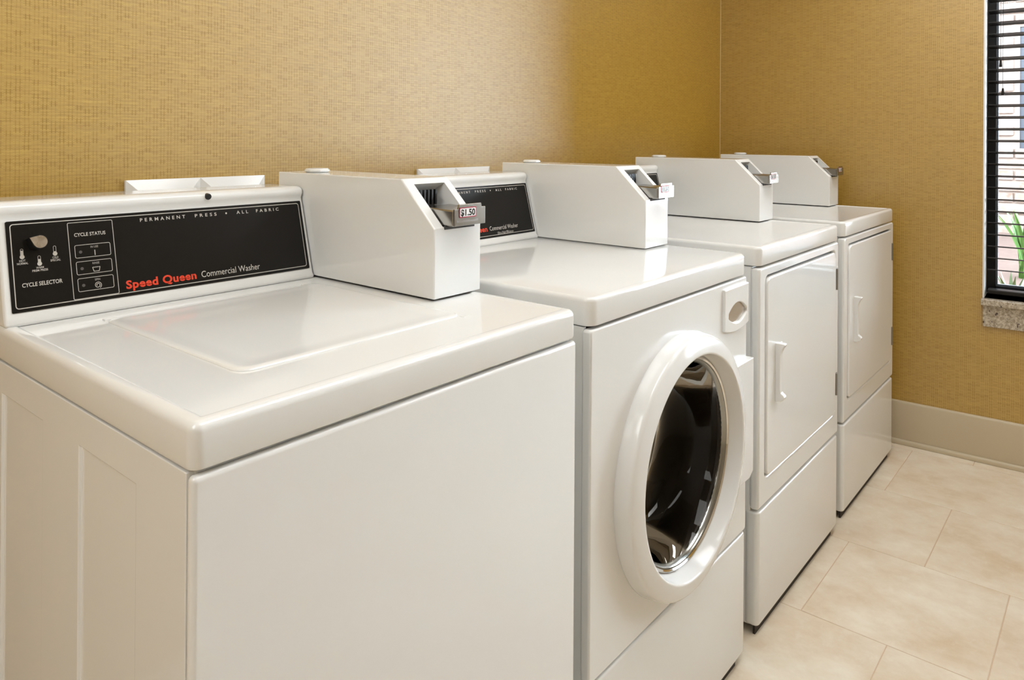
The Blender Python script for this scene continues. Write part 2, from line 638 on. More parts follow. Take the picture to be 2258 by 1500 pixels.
# baseboards
bm = prism([(0, 0)] * 0 or [(0.0, 0.0), (-0.014, 0.0), (-0.014, 0.170), (-0.010, 0.178), (0.0, 0.180)], -3.3, -0.005)
bb = wall_xf(obj('baseboard_right', bm, BASE, bevel=0.002))
tag(bb, 'taupe baseboard along the right wall', None, None, 'structure')
obj('shoe_moulding', prism([(-0.014, 0.0), (-0.026, 0.0), (-0.026, 0.010), (-0.022, 0.018), (-0.014, 0.021)], -3.3, -0.005), BASE, bb, bevel=0.002)
b2 = obj('baseboard_back', box(RX0, 3.05, BY - 0.014, BY, 0.0, 0.18), BASE, bevel=0.003)
tag(b2, kind='structure')
b3 = obj('baseboard_left', box(RX0, RX0 + 0.014, RY0 + 0.014, BY - 0.014, 0.0, 0.18), BASE, bevel=0.003)
tag(b3, kind='structure')
b4 = obj('baseboard_front', box(RX0, 3.1, RY0, RY0 + 0.014, 0.0, 0.18), BASE, bevel=0.003)
tag(b4, kind='structure')

# floor: grout bed and single tiles in running bond
fl = obj('floor', box(RX0 - 0.1, 3.36, RY0 - 0.1, BY + 0.1, -0.06, -0.0015), GROUT)
tag(fl, 'cream stone tile floor in running bond', None, None, 'structure')
TX, TY, GAP = 0.4525, 0.430, 0.0026
tile_cache = {}
def tile(x0, x1, y0, y1):
    key = (round(x1 - x0, 4), round(y1 - y0, 4))
    if key not in tile_cache:
        hx, hy = key[0] / 2, key[1] / 2
        b = box(-hx, hx, -hy, hy, -0.010, -0.0008)
        c = 0.0012
        t = [b.verts.new(p) for p in ((-hx + c, -hy + c, 0), (hx - c, -hy + c, 0), (hx - c, hy - c, 0), (-hx + c, hy - c, 0))]
        b.faces.ensure_lookup_table(); b.verts.ensure_lookup_table()
        b.faces.remove(b.faces[1])
        v = list(b.verts)[4:8]
        for k in range(4):
            b.faces.new((v[k], v[(k + 1) % 4], t[(k + 1) % 4], t[k]))
        b.faces.new(t)
        bmesh.ops.recalc_face_normals(b, faces=b.faces)
        me = bpy.data.meshes.new('tile')
        b.to_mesh(me); b.free()
        me.materials.append(TILE)
        tile_cache[key] = me
    o = bpy.data.objects.new('tile', tile_cache[key])
    COL.objects.link(o)
    o.location = ((x0 + x1) / 2, (y0 + y1) / 2, 0)
    o.parent = fl
XMAX = 3.24
for i in range(-11, 3):
    x0 = 2.156 + i * TX + GAP / 2
    x1 = x0 + TX - GAP
    ybase = -0.832 if i % 2 else -1.047
    x0c, x1c = max(x0, RX0 - 0.02), min(x1, XMAX)
    if x1c - x0c < 0.03:
        continue
    for j in range(-7, 4):
        y0 = ybase + j * TY + GAP / 2
        y1 = y0 + TY - GAP
        y0c, y1c = max(y0, RY0 - 0.02), min(y1, BY + 0.02)
        if y1c - y0c < 0.03:
            continue
        tile(x0c, x1c, y0c, y1c)

# window
w1 = thing('window_1', (0, 0, 0), 'black framed window in the right wall', None, None, 'structure')
ORG[w1.name] = Vector()
wall_xf(w1)
FX = 0.105                                   # depth of the frame inside the opening
def wpart(name, bm, mat, bevel=0.0):
    return obj(name, bm, mat, w1, bevel)
jt = 0.006
jb = bmesh.new()
box(0.001, WT, WY1 - jt, WY1, WZ0, WZ1, jb)
box(0.001, WT, WY0, WY0 + jt, WZ0, WZ1, jb)
box(0.001, WT, WY0 + jt, WY1 - jt, WZ1 - jt, WZ1, jb)
wpart('jamb', jb, REVEAL)
fb = bmesh.new()
fw_ = 0.030
outer = (WY0 + jt, WY1 - jt, WZ0 + 0.004, WZ1 - jt)
box(FX, FX + 0.045, outer[0], outer[0] + fw_, outer[2], outer[3], fb)
box(FX, FX + 0.045, outer[1] - fw_, outer[1], outer[2], outer[3], fb)
box(FX, FX + 0.045, outer[0] + fw_, outer[1] - fw_, outer[2], outer[2] + fw_, fb)
box(FX, FX + 0.045, outer[0] + fw_, outer[1] - fw_, outer[3] - fw_, outer[3], fb)
wpart('window_frame', fb, FRAME, 0.003)
gb = bmesh.new()
gs = 0.007
o2 = (outer[0] + fw_, outer[1] - fw_, outer[2] + fw_, outer[3] - fw_)
box(FX + 0.012, FX + 0.03, o2[0], o2[0] + gs, o2[2], o2[3], gb)
box(FX + 0.012, FX + 0.03, o2[1] - gs, o2[1], o2[2], o2[3], gb)
box(FX + 0.012, FX + 0.03, o2[0] + gs, o2[1] - gs, o2[2], o2[2] + gs, gb)
box(FX + 0.012, FX + 0.03, o2[0] + gs, o2[1] - gs, o2[3] - gs, o2[3], gb)
wpart('frame_reflection_bead', gb, simple('bead_reflection_grey', (0.16, 0.20, 0.25), 0.25))  # blue-grey reflection on the frame edge, put into the bead's colour
pb = bmesh.new()
pb.faces.new([pb.verts.new(p) for p in ((FX + 0.02, o2[0], o2[2]), (FX + 0.02, o2[1], o2[2]), (FX + 0.02, o2[1], o2[3]), (FX + 0.02, o2[0], o2[3]))])
wpart('pane', pb, PANE)
sl = obj('trim_2', box(-0.032, FX + 0.05, WY0 - 0.02, WY1 + 0.004, WZ0 - 0.026, WZ0), GRANITE, bevel=0.004)
wall_xf(sl)
tag(sl, 'speckled granite window sill with an apron under it', None, None, 'structure')
obj('sill_apron', box(-0.012, 0.0, WY0 - 0.016, WY1 - 0.002, WZ0 - 0.112, WZ0 - 0.026), GRANITE, sl, bevel=0.002)

# blind
bl = thing('window_blind', (0, 0, 0), 'dark brown horizontal slat blind hanging in the window', 'blind')
ORG[bl.name] = Vector()
wall_xf(bl)
SX, SW, SP = 0.052, 0.050, 0.0474
BY0, BY1 = WY0 + 0.016, WY1 - 0.014
hw = SW / 2
tilt = math.radians(8.5)
sb = bmesh.new()
prof = []
for s, t in ((-1, 0), (-0.5, 0.0016), (0, 0.0022), (0.5, 0.0016), (1, 0)):
    prof.append((s * hw, t))
L1 = [sb.verts.new((p[0], BY0, p[1])) for p in prof]; L2 = [sb.verts.new((p[0], BY1, p[1])) for p in prof]
L3 = [sb.verts.new((p[0], BY0, p[1] - 0.0028)) for p in prof]; L4 = [sb.verts.new((p[0], BY1, p[1] - 0.0028)) for p in prof]
for k in range(4):
    sb.faces.new((L1[k], L1[k + 1], L2[k + 1], L2[k]))
    sb.faces.new((L3[k + 1], L3[k], L4[k], L4[k + 1]))
    sb.faces.new((L1[k + 1], L1[k], L3[k], L3[k + 1]))
    sb.faces.new((L2[k], L2[k + 1], L4[k + 1], L4[k]))
sb.faces.new((L1[0], L2[0], L4[0], L3[0])); sb.faces.new((L1[4], L3[4], L4[4], L2[4]))
slat0 = obj('slat', sb, SLAT, bl)
zs_ = []
z = 0.7632
while z < WZ1 - 0.07:
    zs_.append(z); z += SP
for k, z in enumerate(zs_):
    o = slat0 if k == 0 else slat0.copy()
    if k:
        COL.objects.link(o); o.parent = bl
    o.location = (SX, 0, z)
    o.rotation_euler = (0, tilt, 0)
obj('bottom_rail', box(SX - 0.026, SX + 0.026, BY0, BY1, 0.668, 0.686), SLAT, bl, bevel=0.004)
obj('head_rail', box(SX - 0.03, SX + 0.03, BY0, BY1, WZ1 - 0.055, WZ1 - 0.008), SLAT, bl, bevel=0.003)
for k, (yy, zz) in enumerate(((-1.150, 1.585), (-1.158, 1.472))):
    obj('pull_cord', cyl((SX - 0.034, yy, WZ1 - 0.06), (SX - 0.034, yy, zz + 0.02), 0.0009, 6), SLAT, bl)
    t = bmesh.new()
    for (za, ra), (zb_, rb) in zip(((0.022, 0.0035), (0.0, 0.006)), ((0.0, 0.006), (-0.006, 0.0055))):
        cyl((SX - 0.034, yy, zz + za), (SX - 0.034, yy, zz + zb_), ra, 12, t, rb)
    obj('cord_tassel', t, SLAT, bl)
for yy in (-1.36, -2.35):
    obj('ladder_cord', join(cyl((SX - 0.026, yy, 0.68), (SX - 0.026, yy, WZ1 - 0.05), 0.0008, 6), cyl((SX + 0.026, yy, 0.68), (SX + 0.026, yy, WZ1 - 0.05), 0.0008, 6)), SLAT, bl)

# ------------------------------------------------------------------ outside the window
OX = 2.5
gd = bmesh.new()
gp = [(WT, 0.40), (0.7, 0.46), (1.4, 0.55), (2.0, 0.63), (OX + 0.3, 0.68)]
for (xa, za), (xb, zb_) in zip(gp, gp[1:]):
    for k in range(16):
        ya, yb = -6 + k * 0.5, -5.5 + k * 0.5
        gd.faces.new([gd.verts.new(p) for p in ((xa, ya, za), (xb, ya, zb_), (xb, yb, zb_), (xa, yb, za))])
bmesh.ops.remove_doubles(gd, verts=gd.verts, dist=1e-4)
r_ = bmesh.ops.extrude_face_region(gd, geom=list(gd.faces))
bmesh.ops.translate(gd, verts=[v for v in r_['geom'] if isinstance(v, bmesh.types.BMVert)], vec=(0, 0, -0.5))
bed = wall_xf(obj('garden_bed', gd, SOIL))
tag(bed, 'reddish mulch bed outside the window', None, None, 'structure')

bwl = thing('wall_outside', (0, 0, 0), 'whitewashed brick wall seen through the blind', None, None, 'structure')
ORG[bwl.name] = Vector()
wall_xf(bwl)
FY = -1.095                                   # left edge of the far window on that wall
obj('mortar_bed', join(box(OX + 0.012, OX + 0.2, FY, 1.2, 0.3, 3.0), box(OX + 0.012, OX + 0.2, -1.9, FY, 2.05, 3.0), box(OX + 0.012, OX + 0.2, -1.9, FY, 0.3, 1.18), box(OX + 0.012, OX + 0.2, -1.9, -1.76, 1.18, 2.05)), MORTAR, bwl, smooth=False)
BWd, BHt, MJ = 0.20, 0.064, 0.011
bb_ = box(0, 0.09, -BWd / 2, BWd / 2, -BHt / 2, BHt / 2)
brick0 = obj('brick', bb_, BRICK, bwl, bevel=0.004, segs=1)
nb = 0
for rix in range(36):
    z = 0.60 + rix * (BHt + MJ)
    offy = (rix % 2) * (BWd + MJ) / 2
    for k in range(-3, 6):
        yc = -0.96 - k * (BWd + MJ) + offy
        if z > 2.75:
            continue
        if not (1.2 < z < 2.03):
            ok = yc > -2.1
        else:
            ok = yc - BWd / 2 > FY - 0.06
        if not ok or nb > 290:
            continue
        o = brick0 if nb == 0 else brick0.copy()
        if nb:
            COL.objects.link(o); o.parent = bwl
        o.location = (OX + random.uniform(-0.004, 0.004), yc, z)
        nb += 1
obj('added_sky_blocker', box(OX - 0.75, OX + 0.2, -1.9, 1.2, 2.85, 3.0), CEIL, bwl, smooth=False)  # unseen overhang added to keep sky light off the bricks
fwn = obj('far_window', join(box(OX + 0.02, OX + 0.08, FY - 0.07, FY, 1.18, 2.05), box(OX + 0.02, OX + 0.08, -1.76, -1.69, 1.18, 2.05), box(OX + 0.02, OX + 0.08, -1.69, FY - 0.07, 1.98, 2.05), box(OX + 0.02, OX + 0.08, -1.69, FY - 0.07, 1.18, 1.25)), BLUEGREY, bwl)
obj('far_pane', box(OX + 0.05, OX + 0.06, -1.69, FY - 0.07, 1.25, 1.98), FARGLASS, fwn)

def plant(loc, leaves, mat, label, hmin, hmax, lean, wd=0.022):
    p = thing('garden_plant', loc, label, 'plant')
    for k in range(leaves):
        a = 2 * math.pi * k / leaves + random.uniform(-0.3, 0.3)
        h = random.uniform(hmin, hmax)
        ln = random.uniform(0.2, 1.0) * lean
        b = bmesh.new()
        prev = None
        for s in range(6):
            t = s / 5
            w = wd * (1 - t) ** 0.7 * 0.5 + 0.0008
            c = Vector((math.cos(a) * ln * t * t, math.sin(a) * ln * t * t, h * (t - 0.18 * t * t * ln / max(lean, 1e-3))))
            side = Vector((-math.sin(a), math.cos(a), 0)) * w
            inw = Vector((math.cos(a), math.sin(a), 0)) * w * 0.4
            cur = [b.verts.new(c - side), b.verts.new(c + inw), b.verts.new(c + side), b.verts.new(c - inw * 0.2)]
            if prev:
                for q in range(4):
                    b.faces.new((prev[q], prev[(q + 1) % 4], cur[(q + 1) % 4], cur[q]))
            prev = cur
        lf = obj('leaf', b, mat)
        lf.parent = p
    return p

def wpt(x, y, z):
    return CW + WEX * x + WEY * y + Vector((0, 0, z))
plant(wpt(1.35, -1.175, 0.53), 18, LEAF, 'tall dark green strap-leaved plant by the brick wall, farther one outside', 0.26, 0.44, 0.22, 0.055)
plant(wpt(0.55, -1.160, 0.43), 9, LEAF2, 'low pale green plant close to the window sill outside', 0.20, 0.33, 0.12, 0.040)

# ------------------------------------------------------------------ ceiling lights and added fill panels, all out of view
def troffer(x, y, label):
    t = thing('unseen_ceiling_panel', (x, y, RZ1), label, 'ceiling light', 'ceiling light panels')
    fr = bmesh.new()
    a, b_ = 0.61, 0.305
    box(x - a, x + a, y - b_, y - b_ + 0.03, RZ1 - 0.015, RZ1, fr)
    box(x - a, x + a, y + b_ - 0.03, y + b_, RZ1 - 0.015, RZ1, fr)
    box(x - a, x - a + 0.03, y - b_ + 0.03, y + b_ - 0.03, RZ1 - 0.015, RZ1, fr)
    box(x + a - 0.03, x + a, y - b_ + 0.03, y + b_ - 0.03, RZ1 - 0.015, RZ1, fr)
    obj('light_frame', fr, CEIL, t, smooth=False)
    obj('diffuser', box(x - a + 0.03, x + a - 0.03, y - b_ + 0.03, y + b_ - 0.03, RZ1 - 0.010, RZ1 - 0.004), DIFF, t, smooth=False)
    return t
DIFF = emit_mat('lit_diffuser', CEIL_COLOR, CEIL_LIGHT)
troffer(0.75, -1.20, 'lit ceiling panel above the nearest washer')
troffer(2.30, -1.25, 'lit ceiling panel above the dryers')
troffer(-1.30, -0.85, 'added unseen fill panel on the ceiling left of the camera near the gold wall')  # extra panel added to brighten the left-facing sides
troffer(-1.90, -1.50, 'added unseen fill panel on the ceiling behind the camera by the cream wall')  # second extra panel, added as fill from behind the camera
troffer(2.45, -2.45, 'added unseen fill panel on the ceiling over the aisle by the window')  # extra panel added to brighten the fronts at the far end

# ------------------------------------------------------------------ shared machine parts
def console(root, x0, x1, yb, zt, name='console'):
    """backsplash: slanted face, cove and rounded nose. yb = y of the foot of the face"""
    dy = yb + 0.2410
    P = [(-0.2425, 0.0), (-0.2435, 0.006), (-0.2385, 0.0125), (-0.2015, 0.1485), (-0.1985, 0.1555), (-0.1975, 0.161), (-0.1995, 0.166),
         (-0.2015, 0.171), (-0.2010, 0.1765), (-0.1975, 0.181), (-0.1915, 0.1835), (-0.183, 0.1845), (-0.09, 0.1845), (-0.085, 0.18), (-0.085, 0.0)]
    bm = prism_x([(p[0] + dy, p[1] + zt) for p in P], x0, x1)
    return obj(name, bm, ENAMEL, root, bevel=0.007, segs=4, angle=50)

def face_plane(x0, yb, zt):
    return Plane2D((x0, -0.2378 + yb + 0.2410 - 0.0008, zt + 0.0111), (1, 0, 0), (0, 0.2543, 0.9671))

def panel_plate(root, pl, u0, u1, v0, v1):
    bm = bmesh.new()
    r = rrect(u0, u1, v0, v1, 0.002, 3)
    A = [bm.verts.new(pl.at(p[0], p[1], 0.0008)) for p in r]
    B = [bm.verts.new(pl.at(p[0], p[1], -0.003)) for p in r]
    bm.faces.new(A); bm.faces.new(B[::-1])
    for i in range(len(A)):
        bm.faces.new((A[i], A[(i + 1) % len(A)], B[(i + 1) % len(A)], B[i]))
    return obj('control_panel', bm, PANEL, root)

def pprint(parent, name, bm, mat):
    return obj(name, bm, mat, parent, smooth=False)

ON = 0.0011                                   # print height above the face plane

WORDS = {'PERMANENT': (0.2092, 0.2888), 'PRESS': (0.3069, 0.3487), 'ALL': (0.3890, 0.4133), 'FABRIC': (0.4303, 0.4800)}

def brand_line(cp, pl, top=0.0, low=0.0, base=0.0197, extra=None):
    pprint(cp, 'red_lettering', text_bm('Speed Queen', pl, low + 0.1755, low + 0.2965, base, 0.0135, ON, 0.032, 1.06), RED)
    pprint(cp, 'lettering', text_bm('Commercial Washer', pl, low + 0.3060, low + 0.4226, base + 0.0004, 0.0113, ON, 0.0, 1.0), PRINT)
    for word, (a, b) in WORDS.items():
        pprint(cp, 'lettering', text_bm(word, pl, top + a, top + b, 0.1297, 0.0060, ON, 0.012, 1.75), PRINT)
    pprint(cp, 'print_dot', disc(pl, top + 0.3679, 0.1327, 0.0017, ON), PRINT)
    if extra:
        pprint(cp, 'lettering', text_bm(extra, pl, 0.3980, 0.4640, 0.0145, 0.0065, ON, 0.0, 1.0), PRINT)

def feet(root, x0, x1, y0, y1):
    for x in (x0 + 0.07, x1 - 0.07):
        for y in (y0 + 0.10, y1 - 0.07):
            obj('leveling_foot', cyl((x, y, 0.0), (x, y, 0.05), 0.018, 14), BLACKP, root)

# ------------------------------------------------------------------ top loading washer
X0, X1, YF, ZS, ZT, YBK = -0.003, 0.6601, -0.8067, 0.9523, 1.0000, -0.060
wm = thing('top_load_washer', (0.33, -0.43, 0), 'white top loading washer with a black control panel, nearest machine', 'washer', 'laundry machines along the gold wall')
obj('cabinet', box(X0 + 0.010, X1 - 0.003, YF + 0.012, YBK, 0.02, ZS - 0.002), ENAMEL, wm, bevel=0.003)
# left side panel with two pressed recesses
ycut = [YF + 0.0155, -0.679, -0.521, -0.399, -0.234, YBK]
zcut = [0.022, 0.10, 0.9035, ZS - 0.004]
bm = bmesh.new()
grid = [[bm.verts.new((X0 + 0.002, y, z)) for z in zcut] for y in ycut]
rec = []
for i in range(5):
    for j in range(3):
        f = bm.faces.new((grid[i][j], grid[i + 1][j], grid[i + 1][j + 1], grid[i][j + 1]))
        if j == 1 and i in (1, 3):
            rec.append(f)
bmesh.ops.recalc_face_normals(bm, faces=bm.faces)
for f in rec:
    sgn = 1
    r_ = bmesh.ops.inset_region(bm, faces=[f], thickness=0.0035, depth=0)
    bmesh.ops.translate(bm, verts=f.verts, vec=(0.0035, 0, 0))
r_ = bmesh.ops.extrude_edge_only(bm, edges=[e for e in bm.edges if e.is_boundary])
bmesh.ops.translate(bm, verts=[v for v in r_['geom'] if isinstance(v, bmesh.types.BMVert)], vec=(0.008, 0, 0))
obj('side_panel', bm, ENAMEL, wm, bevel=0.0012, segs=2, angle=20)
obj('front_panel', rbox(X0 + 0.001, X1, YF, YF + 0.014, 0.022, ZS - 0.005, 0.006, 0.006, 0.004, 4), ENAMEL, wm)
obj('under_shade_strip', box(X0 + 0.006, X1 - 0.035, YF + 0.010, YF + 0.016, 0.0, 0.026), GAP_SHADE, wm)  # dark strip painting the shade below the front panel
top = obj('top_panel', slab(X0, X1 - 0.001, YF, YBK, ZS, ZT, 0.013, 0.010, (0.006, 0.006, 0.0018)), ENAMEL, wm)
# loading lid
lid_o = rrect(0.116, 0.507, -0.690, -0.296, 0.022, 8)
def inset_pts(x0, x1, y0, y1, r, z, bm):
    return [bm.verts.new((p[0], p[1], z)) for p in rrect(x0, x1, y0, y1, r, 8)]
bm = bmesh.new()
loops = [inset_pts(0.116, 0.507, -0.690, -0.296, 0.022, ZT - 0.006, bm), inset_pts(0.116, 0.507, -0.690, -0.296, 0.022, ZT - 0.0010, bm), inset_pts(0.1172, 0.5058, -0.6888, -0.2972, 0.021, ZT + 0.0004, bm),
         inset_pts(0.1195, 0.5035, -0.6865, -0.2995, 0.019, ZT + 0.0010, bm), inset_pts(0.128, 0.495, -0.678, -0.308, 0.016, ZT + 0.0010, bm), inset_pts(0.140, 0.483, -0.666, -0.320, 0.014, ZT - 0.0004, bm), inset_pts(0.16, 0.463, -0.646, -0.340, 0.012, ZT - 0.0006, bm)]
for A, B in zip(loops, loops[1:]):
    for i in range(len(A)):
        j = (i + 1) % len(A)
        bm.faces.new((A[i], A[j], B[j], B[i]))
bm.faces.new(loops[-1])
lid = obj('lid', bm, ENAMEL, wm)
obj('lid_notch', box(0.499, 0.512, -0.700, -0.689, ZT - 0.004, ZT - 0.0012), PLASTIC, lid, bevel=0.001)
for hx in (0.12, 0.48):
    obj('lid_hinge', box(hx - 0.004, hx + 0.012, -0.300, -0.290, ZT - 0.004, ZT + 0.0008), PLASTIC, lid, bevel=0.001)
ZT1 = ZT - 0.002
con = console(wm, 0.0, 0.5405, -0.2410, ZT1)
pl = face_plane(0.0, -0.2410, ZT)
cp = panel_plate(wm, pl, 0.0105, 0.5325, 0.0075, 0.1465)
pprint(cp, 'border_line', flat_ring(pl, 0.0155, 0.5270, 0.0125, 0.1420, 0.005, 0.0013, ON), PRINT)
pprint(cp, 'status_frame', flat_ring(pl, 0.0950, 0.1640, 0.0140, 0.1375, 0.0025, 0.0009, ON), PRINT)
pprint(cp, 'lettering', text_bm('CYCLE STATUS', pl, 0.1040, 0.1515, 0.1140, 0.0058, ON, 0.012), PRINT)
pprint(cp, 'lettering', text_bm('CYCLE SELECTOR', pl, 0.0262, 0.0815, 0.0440, 0.0064, ON, 0.016), PRINT)
for k, (wd, ht) in enumerate((('IN USE', 0), ('RINSE', 1), ('SPIN', 2))):
    v1 = 0.1003 - 0.0268 * k
    v0 = v1 - 0.0213
    pprint(cp, 'button_frame', flat_ring(pl, 0.1028, 0.1572, v0, v1, 0.0028, 0.0008, ON), PRINT)
    wdt = 0.0115 if k == 0 else (0.0105 if k == 1 else 0.008)
    pprint(cp, 'lettering', text_bm(wd, pl, 0.1325 - wdt / 2, 0.1325 + wdt / 2, v1 - 0.0065, 0.0034, ON, 0.01), PRINT_DIM)
    pprint(cp, 'indicator_lamp', disc(pl, 0.1112, (v0 + v1) / 2 - 0.001, 0.0025, ON), simple('unlit_lamp', (0.10, 0.09, 0.085), 0.3) if k == 0 else bpy.data.materials['unlit_lamp'])
    vm = v0 + 0.0068
    if k == 0:
        pprint(cp, 'use_icon', flat_poly(pl, [(0.1320, vm - 0.0043), (0.1332, vm - 0.0043), (0.1332, vm + 0.0043), (0.1320, vm + 0.0043)], ON), PRINT)
    elif k == 1:
        b = bmesh.new()
        def seg(a, c, w, b=b):
            a, c = Vector((a[0], a[1], 0)), Vector((c[0], c[1], 0))
            n_ = (c - a).normalized().cross(Vector((0, 0, 1))) * w / 2
            flat_poly(pl, [((a + n_).x, (a + n_).y), ((c + n_).x, (c + n_).y), ((c - n_).x, (c - n_).y), ((a - n_).x, (a - n_).y)], ON, b)
        seg((0.1268, vm + 0.0034), (0.1285, vm - 0.0036), 0.0009)
        seg((0.1282, vm - 0.0036), (0.1368, vm - 0.0036), 0.0009)
        seg((0.1365, vm - 0.0036), (0.1382, vm + 0.0034), 0.0009)
        for q in range(4):
            xa = 0.1272 + q * 0.0027
            seg((xa, vm + 0.0024), (xa + 0.0013, vm + 0.0034), 0.0008)
            seg((xa + 0.0013, vm + 0.0034), (xa + 0.0027, vm + 0.0024), 0.0008)
        pprint(cp, 'rinse_icon', b, PRINT)
    else:
        b = bmesh.new()
        prev = None
        for q in range(49):
            t = q / 48
            a = math.radians(-60 + 640 * t)
            r = 0.0056 * (1 - 0.72 * t)
            pa = [(0.1325 + (r + d) * math.cos(a), vm + 0.0005 + (r + d) * math.sin(a)) for d in (-0.00045, 0.00045)]
            cur = [b.verts.new(pl.at(p[0], p[1], ON)) for p in pa]
            if prev:
                b.faces.new((prev[0], prev[1], cur[1], cur[0]))
            prev = cur
        pprint(cp, 'spin_icon', b, PRINT)
for (uu, vv, fill, w1_, w2_) in ((0.0292, 0.0905, 0.85, 'HOT', 'NORMAL'), (0.0520, 0.0775, 0.55, 'WARM', 'PREM PRESS'), (0.0744, 0.0905, 0.15, 'COLD', 'SPECIAL')):
    b = bmesh.new()
    disc(pl, uu, vv, 0.0033, ON, 18, b)
    flat_ring(pl, uu - 0.0021, uu + 0.0021, vv, vv + 0.0125, 0.0020, 0.0006, ON, b, 4)
    hh_ = 0.0025 + fill * 0.0085
    flat_poly(pl, [(uu - 0.0019, vv), (uu + 0.0019, vv), (uu + 0.0019, vv + hh_), (uu - 0.0019, vv + hh_)], ON + 0.0001, b)
    pprint(cp, 'thermometer_icon', b, PRINT)
    wa = 0.0085 if w1_ != 'WARM' else 0.0105
    wb_ = 0.0150 if w2_ == 'NORMAL' else (0.0215 if w2_ == 'PREM PRESS' else 0.0145)
    pprint(cp, 'lettering', text_bm(w1_, pl, uu - wa / 2, uu + wa / 2, vv - 0.0075, 0.0033, ON, 0.01), PRINT)
    pprint(cp, 'lettering', text_bm(w2_, pl, uu - wb_ / 2, uu + wb_ / 2, vv - 0.0117, 0.0033, ON, 0.01), PRINT)
brand_line(cp, pl)
# selector knob: black skirt and a brushed teardrop cap
ku, kv = 0.0493, 0.1090
kb = bmesh.new()
def knob_pts(r, tip):
    out = []
    for i in range(33):
        a = math.radians(-125 + 250 * i / 32)
        out.append((r * math.cos(a), r * math.sin(a)))
    out.append((-tip, 0.0))
    rot = math.radians(-28)
    return [(ku + p[0] * math.cos(rot) - p[1] * math.sin(rot), kv + p[0] * math.sin(rot) + p[1] * math.cos(rot)) for p in out]
def knob_solid(bm, pts, c0, c1, s1=1.0):
    A = [bm.verts.new(pl.at(p[0], p[1], c0)) for p in pts]
    B = [bm.verts.new(pl.at(ku + (p[0] - ku) * s1, kv + (p[1] - kv) * s1, c1)) for p in pts]
    bm.faces.new(A[::-1]); bm.faces.new(B)
    for i in range(len(A)):
        bm.faces.new((A[i], A[(i + 1) % len(A)], B[(i + 1) % len(A)], B[i]))
knob_solid(kb, knob_pts(0.0104, 0.0160), 0.0008, 0.0200)
kn = obj('selector_knob', kb, BLACKP, wm)
m, nt, bs = nodes_of('spun_aluminium')
tcn = N(nt, 'ShaderNodeTexCoord').outputs['Object']
bs.inputs['Metallic'].default_value = 1.0
bs.inputs['Base Color'].default_value = (0.80, 0.76, 0.71, 1)
bs.inputs['Roughness'].default_value = 0.2
bs.inputs['Anisotropic'].default_value = 0.85
tg = N(nt, 'ShaderNodeTangent', direction_type='RADIAL', axis='Y')
nt.links.new(tg.outputs[0], bs.inputs['Tangent'])
KNOBM = m
kc = bmesh.new()
knob_solid(kc, knob_pts(0.0099, 0.0158), 0.0200, 0.0208, 0.97)
co = obj('knob_cap', kc, KNOBM, kn)
# origin of the cap at its centre so that the brushed rings turn about it
cc_ = pl.at(ku, kv, 0.0204) - ORG[wm.name]
for v in co.data.vertices:
    v.co -= cc_
co.location = cc_
obj('screw_cap', cyl(Vector((0.334, -0.196, ZT + 0.1735)), Vector((0.334, -0.2045, ZT + 0.1725)), 0.0058, 20), BLACKP, wm, bevel=0.001)

# ------------------------------------------------------------------ front loading washer
X0, X1, YF, ZS, ZT = 0.7268, 1.4185, -0.7910, 0.9520, 1.0035
SPZ = 0.3207
fm = thing('front_load_washer', (1.07, -0.43, 0), 'white front loading washer with a large round glass door', 'washer', 'laundry machines along the gold wall')
DX, DZ = 1.072, 0.608
N_ = 23
cab = bmesh.new()
box(X0 + 0.004, X0 + 0.010, YF + 0.018, YBK, 0.02, ZS - 0.002, cab)
box(X1 - 0.010, X1 - 0.004, YF + 0.018, YBK, 0.02, ZS - 0.002, cab)
box(X0 + 0.010, X1 - 0.010, YBK - 0.006, YBK, 0.02, ZS - 0.002, cab)
box(X0 + 0.010, X1 - 0.010, YF + 0.018, YBK - 0.006, 0.02, 0.03, cab)
obj('cabinet', cab, ENAMEL, fm, smooth=False)
fp = ring_prism(rrect(X0, X1, SPZ + 0.003, ZS - 0.005, 0.006, N_), circle_pts(DX, DZ, 0.222, N_), YF, YF + 0.02)
obj('front_panel', fp, ENAMEL, fm, bevel=0.005, segs=4, angle=60)
obj('lower_panel', rbox(X0, X1, YF, YF + 0.03, 0.022, SPZ - 0.003, 0.012, 0.005, 0.006, 5), ENAMEL, fm)
obj('under_shade_strip', box(X0 + 0.006, X1 - 0.035, YF + 0.010, YF + 0.016, 0.0, 0.026), GAP_SHADE, fm)  # painted shade strip in the floor gap
obj('top_panel', slab(X0, X1, YF, YBK, ZS, ZT, 0.022, 0.009), ENAMEL, fm)
con2 = console(fm, 0.7300, 1.2955, -0.2330, ZT - 0.001)
pl2 = face_plane(0.7300, -0.2330, ZT)
cp2 = panel_plate(fm, pl2, 0.0105, 0.5570, 0.0075, 0.1465)
pprint(cp2, 'border_line', flat_ring(pl2, 0.0155, 0.5515, 0.0125, 0.1420, 0.005, 0.0013, ON), PRINT)
brand_line(cp2, pl2, 0.0325, 0.0640, 0.0255, 'Ultra High Efficiency')
